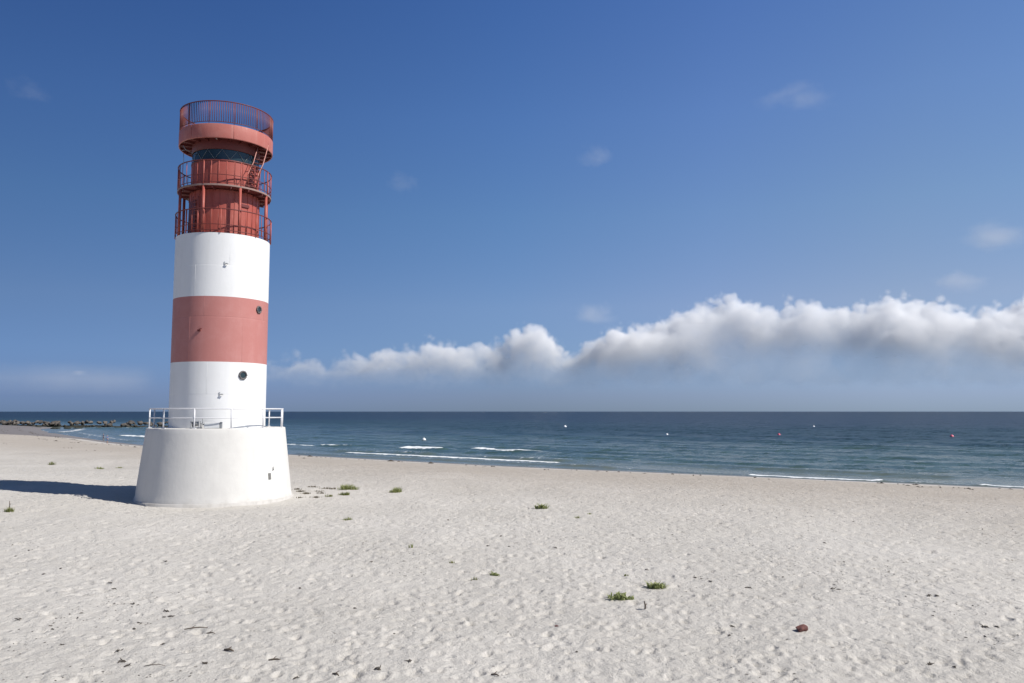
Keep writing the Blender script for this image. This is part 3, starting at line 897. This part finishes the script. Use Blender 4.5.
# ------------------------------------------------------------------ flotsam
WOOD = plain('driftwood', (.13, .10, .075), .85, var=.5, scale=20)
WEED = plain('dried_weed', (.085, .07, .055), .85, var=.5, scale=30)
def scrap_mesh(k):
    m = MB()
    rnd = random.Random(k)
    for _ in range(5):
        a = rnd.uniform(0, PI); c_ = Vector((rnd.gauss(0, .035), rnd.gauss(0, .03), .012))
        d_ = Vector((math.cos(a), math.sin(a), rnd.uniform(0, .5))) * rnd.uniform(.03, .085)
        m.tube([c_ - d_, c_ + Vector((0, 0, .015)), c_ + d_ + Vector((0, 0, rnd.uniform(0, .02)))], [.006, rnd.uniform(.010, .022), .004], 6)
    o = m.build('weed_scrap', WEED)
    me = o.data
    bpy.data.objects.remove(o)
    return me
SM = [scrap_mesh(k) for k in range(7)]
for i, (x, y) in enumerate([(-10.39, 24.38), (-12.94, 23.31), (-10.53, 21.32), (-10.07, 20.62), (-8.92, 19.25), (-7.91, 18.67), (-7.61, 18.22), (-7.75, 18.2), (-8.06, 17.63), (-7.98, 17.6), (-10.7, 17.71), (-8.74, 15.92), (-6.88, 16.19), (-6.82, 14.58), (-7.09, 14.92), (-5.53, 14.75), (-15.75, 26.46), (-15.51, 25.38), (-12.96, 22.47), (-7.48, 15.59), (-3.66, 13.94), (-2.35, 14.41), (-3.65, 18.95), (-5.49, 21.08), (-4.23, 24.38), (-2.55, 23.03), (-2.43, 16.84), (-1.86, 14.86), (-2.66, 33.66), (-0.4, 29.39), (-0.1, 27.23), (-0.81, 27.43), (1.22, 15.34), (3.85, 23.17), (4.97, 22.08), (5.1, 21.95), (5.27, 21.57), (6.04, 20.85), (4.61, 17.15), (1.41, 26.65), (4.57, 28.27), (8.23, 20.51), (8.1, 20.6), (10.29, 19.75), (10.12, 19.8), (9.21, 17.88), (7.4, 14.58), (7.77, 14.41), (10.07, 16.99), (9.85, 17.05), (10.56, 27.43)]):
    o = bpy.data.objects.new('weed_scrap', SM[i % 7])
    C.objects.link(o)
    s_ = random.uniform(.45, .95)
    o.location = (x, y, ground_at(x, y) + .004); o.scale = (s_, s_, s_ * .8); o.rotation_euler = (0, 0, random.uniform(0, 6.3))
    tag(o, 'small dark scrap of dried seaweed lying on trampled sand', 'seaweed scrap', 'seaweed scraps scattered on the sand')
def stick(x, y, L, a, r, bend, lab):
    pts = [(-L / 2, 0, 0), (-L * .2, bend * L, .012), (L * .15, bend * L * .8, .02), (L / 2, -bend * L * .6, .008)]
    o = MB().tube(pts, [r * .7, r, r * .9, r * .5], 8).tube([pts[1], (-L * .05, bend * L + .07, .05)], [r * .6, r * .3], 6).build('driftwood_stick', WOOD)
    o.location = (x, y, ground_at(x, y) + r * .7); o.rotation_euler = (0, 0, a)
    tag(o, lab, 'stick', 'sticks lying on the sand')
stick(-6.56, 16.99, .46, .25, .014, .06, 'long thin driftwood stick on the sand in front of the lighthouse')
stick(-6.14, 16.69, .20, -.2, .012, .05, 'short stick lying just in front of the long thin stick')
stick(-5.36, 15.53, .24, -.45, .024, .03, 'stout dark driftwood stick below the long thin one')
stick(-6.34, 14.58, .38, .05, .007, .10, 'thin curved twig, closest to the viewer of the left group')
stick(-4.34, 15.04, .26, -.1, .017, .08, 'dark forked stick with seaweed scraps beneath it')
stick(-3.02, 14.09, .18, -.7, .017, .05, 'short dark stick slanting on the sand near the bottom edge')
stick(-.29, 14.09, .17, -.6, .015, .05, 'short slanting stick alone at bottom centre of the beach')
def post(x, y, h_, lab):
    o = MB().tube([(0, 0, -.1), (.01, 0, h_ * .5), (-.01, .01, h_)], [.022, .02, .012], 8).tube([(0, 0, h_ * .45), (.05, 0, h_ * .7)], [.01, .006], 6).build('twig', WOOD)
    o.location = (x, y, ground_at(x, y)); tag(o, lab, 'twig')
post(3.04, 18.67, .17, 'dark twig stuck upright in the sand in front of the nearest leafy mat')
post(-22.47, 36.1, .40, 'thin dark twig stuck upright beside the pale tuft near the tower shadow')

def brick_mat(name, a, b):
    m, nt, p = newmat(name)
    co = N(nt, 'ShaderNodeTexCoord').outputs['Object']
    n1 = noise(nt, co, 18, 6, .65).outputs[0]
    nt.links.new(mix(nt, ramp(nt, n1, .35, .65), a, b), p.inputs['Base Color'])
    p.inputs['Roughness'].default_value = .85
    nt.links.new(N(nt, 'ShaderNodeBump', {'Height': n1, 'Distance': .012, 'Strength': .9}).outputs[0], p.inputs['Normal'])
    return m
BR = brick_mat('worn_brick', (.19, .075, .06), (.10, .045, .04))
bme = boulder_mesh('brick', 21, BR, .8, 4)
for v in bme.vertices:                                    # a brick worn round by the sea
    p = v.co
    q = [math.copysign(abs(c) ** .72, c) for c in (p.x * 1.9, p.y * 1.9, p.z * 2.2)]
    v.co = (q[0] * .135, q[1] * .09, q[2] * .075)
for p in bme.polygons: p.use_smooth = True
o = bpy.data.objects.new('brick', bme); C.objects.link(o)
o.location = (5.92, 16.72, ground_at(5.92, 16.72) + .045); o.rotation_euler = (.1, -.12, .35)
tag(o, 'worn red brick lying alone on the trampled sand', 'brick')
pm_ = boulder_mesh('pebble', 5, BR, .7)
o = bpy.data.objects.new('pebble', pm_); C.objects.link(o)
o.location = (.94, 17.15, ground_at(.94, 17.15) + .01); o.scale = (.11, .075, .06)
tag(o, 'small reddish brown stone on the sand left of the brick', 'stone')

# the tide wrack: more scraps than anyone could count
def scatter(name, pts, smin, smax, mat, lab):
    m = MB()
    for x, y, z in pts:
        s = random.uniform(smin, smax) * (1.8 if random.random() < .08 else 1)
        a = random.uniform(0, PI)
        c_, s_ = math.cos(a), math.sin(a)
        e = random.uniform(.3, .8)
        loop = [(1, 0), (.5, .9), (-.6, .8), (-1, -.1), (-.3, -.9), (.6, -.7)]
        vs = [(x + s * (u * c_ - v * e * s_), y + s * (u * s_ + v * e * c_), z + .004) for u, v in loop] + [(x, y, z + s * random.uniform(.2, .55))]
        m.add(vs, [(i, (i + 1) % 6, 6) for i in range(6)])
    o = m.build(name, mat)
    tag(o, lab, kind='stuff')
    return o
pts = []
seg = np.hypot(*np.diff(SH, axis=0).T); sl = np.concatenate([[0], np.cumsum(seg)])
cand_x, cand_y = [], []
for _ in range(26000):
    s = random.uniform(0, sl[-1])
    bx, by = np.interp(s, sl, SH[:, 0]), np.interp(s, sl, SH[:, 1])
    if not (-190 < bx < 62 and 45 < by < 300): continue
    u_ = random.uniform(3, 17) if random.random() < .75 else random.uniform(18, 32)
    cand_x.append(bx - .57 * u_ + random.gauss(0, 1)); cand_y.append(by - .82 * u_ + random.gauss(0, 1))
cx_, cy_ = np.array(cand_x), np.array(cand_y)
dd = shore_d(cx_, cy_)
line = 6.4 + 1.8 * gnoise(cx_ / 16, cy_ / 16)
clump = fbm(cx_ / 5.5, cy_ / 5.5, 3)
keep = ((np.abs(dd - line) < .55) & (clump > -.12)) | ((np.abs(dd - line - 5.5) < 1.6) & (clump > .38)) | ((np.abs(dd - 24 - 3 * gnoise(cx_ / 30, cy_ / 30)) < .8) & (cx_ < -45) & (clump > .0))
zz = land_z(cx_, cy_, dd)
scatter('seaweed_wrack', list(zip(cx_[keep], cy_[keep], zz[keep])), .08, .24, WEED, 'broken line of dark dried seaweed along the top of the wet sand')
px_ = rng.uniform(-34, 36, 21000); py_ = 12.5 * (62 / 12.5) ** rng.uniform(0, 1, 21000)
dd = shore_d(px_, py_)
k = (dd > 14) & (np.hypot(px_ - TOWER[0], py_ - TOWER[1]) > 4.6) & (fbm(px_ / 6, py_ / 6, 3) > .45 - .50 * sstep(-2, 12, px_))
zz = land_z(px_, py_, dd)
scatter('beach_litter', list(zip(px_[k], py_[k], zz[k])),   .011, .034, WEED, 'tiny dark bits of weed and shell strewn over the sand')

# ------------------------------------------------------------------ clouds: real volumes several kilometres out
def cloud_material(name, dens_, col=(1, 1, 1), aniso=.0):
    m = bpy.data.materials.new(name)
    m.use_nodes = True
    nt = m.node_tree
    nt.nodes.remove(nt.nodes['Principled BSDF'])
    at = N(nt, 'ShaderNodeAttribute', attribute_name='density').outputs['Fac']
    v = N(nt, 'ShaderNodeVolumeScatter', {'Color': (*col, 1), 'Density': M(nt, 'MULTIPLY', at, dens_), 'Anisotropy': aniso})
    nt.links.new(v.outputs[0], nt.nodes['Material Output'].inputs['Volume'])
    return m

def cloud_object(name, box, voxel, mat, field, lab):
    """A volume grid filled from a node field; box = (x0, x1, y0, y1, z0, z1) round the object's origin."""
    g = bpy.data.node_groups.new(name, 'GeometryNodeTree')
    g.interface.new_socket('Geometry', in_out='OUTPUT', socket_type='NodeSocketGeometry')
    cx, cy, cz = (box[0] + box[1]) / 2, (box[2] + box[3]) / 2, box[4]
    pos = N(g, 'GeometryNodeInputPosition').outputs[0]
    world = N(g, 'ShaderNodeVectorMath', {0: pos, 1: (cx, cy, cz)}, operation='ADD').outputs[0]
    vc = N(g, 'GeometryNodeVolumeCube', {'Density': field(g, world), 'Background': 0., 'Min': (box[0] - cx, box[2] - cy, 0), 'Max': (box[1] - cx, box[3] - cy, box[5] - cz),
           'Resolution X': int((box[1] - box[0]) / voxel), 'Resolution Y': int((box[3] - box[2]) / voxel), 'Resolution Z': int((box[5] - box[4]) / voxel)})
    sm = N(g, 'GeometryNodeSetMaterial', {'Geometry': vc.outputs[0], 'Material': mat})
    out = N(g, 'NodeGroupOutput', {0: sm.outputs[0]})
    o = bpy.data.objects.new(name, bpy.data.volumes.new(name))
    o.data.materials.append(mat)
    o.location = (cx, cy, cz)
    C.objects.link(o)
    md = o.modifiers.new('cloud', 'NODES')
    md.node_group = g
    tag(o, lab, 'cloud')
    return o

def fcurve(g, val, pts, lo, hi, vmax):
    n = N(g, 'ShaderNodeFloatCurve', {1: M(g, 'DIVIDE', M(g, 'SUBTRACT', val, lo), hi - lo)})
    c = n.mapping.curves[0]
    P = [((x - lo) / (hi - lo), y / vmax) for x, y in pts]
    while len(c.points) < len(P): c.points.new(.5, .5)
    for p, (x, y) in zip(c.points, P):
        p.location = (x, y); p.handle_type = 'AUTO'
    n.mapping.update()
    return M(g, 'MULTIPLY', n.outputs[0], vmax)

def sc3(g, v, s):
    n = N(g, 'ShaderNodeVectorMath', {0: v}, operation='SCALE'); n.inputs['Scale'].default_value = s
    return n.outputs[0]

YC, YW = 8000., 330.
TOPS = [(-2900, 330), (-2380, 520), (-2130, 590), (-1900, 560), (-1600, 560), (-1230, 665), (-930, 690), (-600, 700), (-300, 690), (-100, 700), (60, 860), (230, 890),
        (400, 800), (560, 650), (740, 700), (900, 790), (1140, 870), (1400, 960), (1790, 1080), (2050, 1130), (2290, 1180), (2500, 1090), (2800, 1130), (3000, 1160), (3280, 1110), (3550, 1120),
        (3910, 1190), (4210, 1180), (4560, 1090), (4900, 1030), (5300, 1120), (5800, 1000), (6400, 700)]
def bank(g, P):
    sx = N(g, 'ShaderNodeSeparateXYZ', {0: P})
    x, y, z = sx.outputs
    top = fcurve(g, x, TOPS, -2900, 6400, 1300)
    wob = N(g, 'ShaderNodeTexNoise', {'Vector': sc3(g, P, 1 / 900), 'Scale': 1., 'Detail': 2.}).outputs[0]
    yy = M(g, 'ABSOLUTE', M(g, 'ADD', M(g, 'SUBTRACT', y, YC), M(g, 'MULTIPLY', M(g, 'SUBTRACT', wob, .5), 500)))
    edge = M(g, 'SUBTRACT', YW, yy)                       # metres inside the near/far flank
    rise = M(g, 'SUBTRACT', 1., M(g, 'POWER', M(g, 'MINIMUM', M(g, 'DIVIDE', yy, YW), 1.), 2.4))
    h = M(g, 'ADD', 280., M(g, 'MULTIPLY', M(g, 'SUBTRACT', top, 280.), M(g, 'ADD', .25, M(g, 'MULTIPLY', rise, .75))))
    up = M(g, 'SUBTRACT', M(g, 'SUBTRACT', h, 75.), z)
    base = M(g, 'MULTIPLY', M(g, 'SUBTRACT', z, M(g, 'ADD', 190., M(g, 'MULTIPLY', wob, 130))), .55)
    sd = M(g, 'MINIMUM', M(g, 'MINIMUM', up, edge), base)
    warp = N(g, 'ShaderNodeTexNoise', {'Vector': sc3(g, P, 1 / 130), 'Scale': 1., 'Detail': 3.}).outputs['Color']
    big = N(g, 'ShaderNodeTexNoise', {'Vector': sc3(g, P, 1 / 420), 'Scale': 1., 'Detail': 4., 'Roughness': .62}).outputs[0]
    def billow(size, amt, off):
        v = N(g, 'ShaderNodeVectorMath', {0: sc3(g, P, 1 / size), 1: (off, off * 2, 0)}, operation='ADD').outputs[0]
        v = N(g, 'ShaderNodeVectorMath', {0: v, 1: sc3(g, warp, 60 / size)}, operation='ADD').outputs[0]
        t = N(g, 'ShaderNodeTexVoronoi', {'Vector': v, 'Scale': 1.})
        d_ = t.outputs['Distance']
        return M(g, 'MULTIPLY', M(g, 'SUBTRACT', .38, M(g, 'MULTIPLY', d_, d_)), amt)
    upper = N(g, 'ShaderNodeMapRange', {0: z, 1: 280., 2: 500., 3: .25, 4: 1.}).outputs[0]
    b = M(g, 'ADD', M(g, 'ADD', billow(360, 190, 3.1), billow(170, 190, 7.7)), billow(70, 120, 1.3))
    b = M(g, 'ADD', b, M(g, 'MULTIPLY', M(g, 'SUBTRACT', big, .5), 340))
    sd = M(g, 'ADD', sd, M(g, 'MULTIPLY', b, upper))
    d = N(g, 'ShaderNodeMapRange', {0: sd, 1: -5., 2: 60., 3: 0., 4: 1.}).outputs[0]
    fade = N(g, 'ShaderNodeMapRange', {0: x, 1: -2600., 2: -700., 3: .30, 4: 1.}).outputs[0]
    rel = M(g, 'DIVIDE', M(g, 'SUBTRACT', M(g, 'SUBTRACT', z, M(g, 'MULTIPLY', b, .55)), 240.), M(g, 'SUBTRACT', top, 240.))
    rel = M(g, 'ADD', rel, M(g, 'MULTIPLY', M(g, 'SUBTRACT', wob, .5), .7))
    low = N(g, 'ShaderNodeMapRange', {0: rel, 1: .0, 2: 1.0, 3: .32, 4: 1.}, interpolation_type='SMOOTHSTEP').outputs[0]
    low = M(g, 'MULTIPLY', M(g, 'MULTIPLY', low, low), low)
    return M(g, 'MULTIPLY', M(g, 'MULTIPLY', M(g, 'MULTIPLY', d, d), low), fade)
cloud_object('cloud_bank', (-2900, 6400, 7450, 8550, 190, 1330), 14., cloud_material('cumulus', .0145, (.982, .991, 1.)), bank,
             'long bank of white topped cumulus with grey blue base low over the sea')

def wisp(lab, x, y, z, sx, sz, amt, seed):
    def field(g, P):
        q = N(g, 'ShaderNodeVectorMath', {0: P, 1: (x, y, z)}, operation='SUBTRACT').outputs[0]
        q = N(g, 'ShaderNodeVectorMath', {0: q, 1: (1 / sx, 1 / (sx * .8), 1 / sz)}, operation='MULTIPLY').outputs[0]
        r = N(g, 'ShaderNodeVectorMath', {0: q}, operation='LENGTH').outputs['Value']
        v = N(g, 'ShaderNodeVectorMath', {0: N(g, 'ShaderNodeVectorMath', {0: P, 1: (.75 / sx, .75 / sx, .62 / sz)}, operation='MULTIPLY').outputs[0], 1: (seed, 2 * seed, 0)}, operation='ADD').outputs[0]
        n = N(g, 'ShaderNodeTexNoise', {'Vector': v, 'Scale': 1.3, 'Detail': 5., 'Roughness': .62, 'Distortion': .5}).outputs[0]
        d = M(g, 'ADD', M(g, 'SUBTRACT', .75, r), M(g, 'MULTIPLY', M(g, 'SUBTRACT', n, .5), 2.6))
        d = N(g, 'ShaderNodeMapRange', {0: d, 1: .0, 2: 1.2, 3: 0., 4: 1.}).outputs[0]
        e = N(g, 'ShaderNodeMapRange', {0: r, 1: 1.25, 2: .7, 3: 0., 4: 1.}).outputs[0]
        return M(g, 'MULTIPLY', d, e)
    cloud_object('cloud_wisp', (x - sx * 1.3, x + sx * 1.3, y - sx, y + sx, z - sz * 1.3, z + sz * 1.3), max(14., sx / 16), cloud_material('wisp', amt), field, lab)
wisp('thin streaky cloud alone high above the middle of the cloud bank', 855, 8000, 2647, 260, 150, .0020, 3.3)
wisp('very faint thin cloud in open sky between the lighthouse and the streaky cloud', -1130, 8000, 2342, 200, 140, .0013, 5.1)
wisp('long faint flat cloud, highest one over the right end of the cloud bank', 2966, 8000, 3253, 480, 120, .0018, 8.2)
wisp('faint cloud smear high in the sky on the breakwater side of the lighthouse', -5023, 8000, 3328, 330, 170, .0009, 1.9)
wisp('pale ragged cloud above the end of the cloud bank, upper of two', 4951, 8000, 1789, 420, 170, .0020, 6.4)
wisp('pale ragged cloud just above the cloud bank, lower of two', 4570, 8000, 1330, 380, 170, .0020, 9.7)
wisp('soft grey cloud puff hanging just above the middle of the cloud bank', 830, 8000, 1008, 300, 140, .0018, 2.6)
wisp('tiny pale cloud low over the sea on the breakwater side of the lighthouse', -4363, 8000, 390, 110, 36, .004, 4.4)
wisp('broad faint bluish cloud layer low over the breakwater side of the sea', -4700, 8000, 330, 1500, 130, .0007, 7.3)


# ------------------------------------------------------------------ light, sky and camera
SUN_EL = R(44)
SUN_AZ = R(108.5)             # clockwise from +Y
sun = bpy.data.lights.new('sun', 'SUN')
sun.energy = 4.2
sun.angle = R(.53)
sun.color = (1, .955, .89)
so = bpy.data.objects.new('sun', sun)
C.objects.link(so)
sd = Vector((math.sin(SUN_AZ) * math.cos(SUN_EL), math.cos(SUN_AZ) * math.cos(SUN_EL), math.sin(SUN_EL)))
so.rotation_euler = sd.to_track_quat('Z', 'Y').to_euler()
so.location = (40, -20, 60)

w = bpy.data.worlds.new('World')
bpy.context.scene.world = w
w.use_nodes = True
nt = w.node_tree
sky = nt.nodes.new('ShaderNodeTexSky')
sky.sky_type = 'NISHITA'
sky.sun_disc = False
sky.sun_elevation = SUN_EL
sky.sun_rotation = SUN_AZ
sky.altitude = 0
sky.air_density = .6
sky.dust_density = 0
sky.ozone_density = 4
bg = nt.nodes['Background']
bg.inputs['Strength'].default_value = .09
# tint over the model sky: clearer and deeper blue where seen, hazy towards the horizon and towards the sun's side
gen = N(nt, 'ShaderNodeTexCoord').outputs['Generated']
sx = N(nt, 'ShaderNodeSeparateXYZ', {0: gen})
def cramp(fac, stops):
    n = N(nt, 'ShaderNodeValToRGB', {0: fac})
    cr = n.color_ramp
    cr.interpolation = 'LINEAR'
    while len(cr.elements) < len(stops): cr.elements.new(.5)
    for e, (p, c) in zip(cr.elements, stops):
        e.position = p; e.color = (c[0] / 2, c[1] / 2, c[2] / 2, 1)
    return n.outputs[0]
el = cramp(sx.outputs[2], [(0, (.235, .275, .41)), (.02, (.345, .35, .475)), (.07, (.59, .59, .66)), (.13, (.83, .80, .82)), (.24, (.88, 1.0, 1.04)), (.35, (.87, 1.07, 1.25)), (.47, (.76, 1.03, 1.34)), (.75, (.72, .70, .66)), (1, (.72, .66, .58))])  # top stops, above the view, dimmed and warmed to cut blue fill light
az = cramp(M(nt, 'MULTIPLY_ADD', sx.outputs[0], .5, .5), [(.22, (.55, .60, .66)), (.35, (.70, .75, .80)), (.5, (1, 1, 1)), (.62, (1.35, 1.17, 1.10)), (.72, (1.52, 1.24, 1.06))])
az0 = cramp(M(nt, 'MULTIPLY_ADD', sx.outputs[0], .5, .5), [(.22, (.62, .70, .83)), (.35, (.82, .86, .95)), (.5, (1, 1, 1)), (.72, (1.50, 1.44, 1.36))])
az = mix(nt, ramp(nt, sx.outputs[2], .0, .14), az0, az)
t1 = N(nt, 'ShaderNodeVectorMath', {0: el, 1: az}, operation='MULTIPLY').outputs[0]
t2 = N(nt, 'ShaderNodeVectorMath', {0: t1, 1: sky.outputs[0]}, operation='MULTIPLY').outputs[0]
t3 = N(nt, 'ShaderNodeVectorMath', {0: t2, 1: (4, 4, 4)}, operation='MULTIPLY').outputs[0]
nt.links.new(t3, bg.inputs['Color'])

cam = bpy.data.cameras.new('camera')
cam.sensor_width = 36
cam.lens = 36 * 796 / 1024
cam.clip_end = 100000
cam.clip_start = .1
co = bpy.data.objects.new('camera', cam)
C.objects.link(co)
co.location = (0, 0, 4.5)
co.rotation_euler = (R(90) + math.atan(70 / 796), 0, 0)
sc = bpy.context.scene
sc.camera = co
sc.view_settings.view_transform = 'Standard'
sc.view_settings.look = 'None'
sc.view_settings.exposure = .45
sc.view_settings.gamma = 1
sc.cycles.use_denoising = True
sc.cycles.denoiser = 'OPENIMAGEDENOISE'
sc.cycles.denoising_prefilter = 'ACCURATE'
sc.cycles.use_adaptive_sampling = False
sc.cycles.max_bounces = 18
sc.cycles.volume_bounces = 14
sc.cycles.volume_step_rate = 2.5
sc.cycles.volume_max_steps = 512
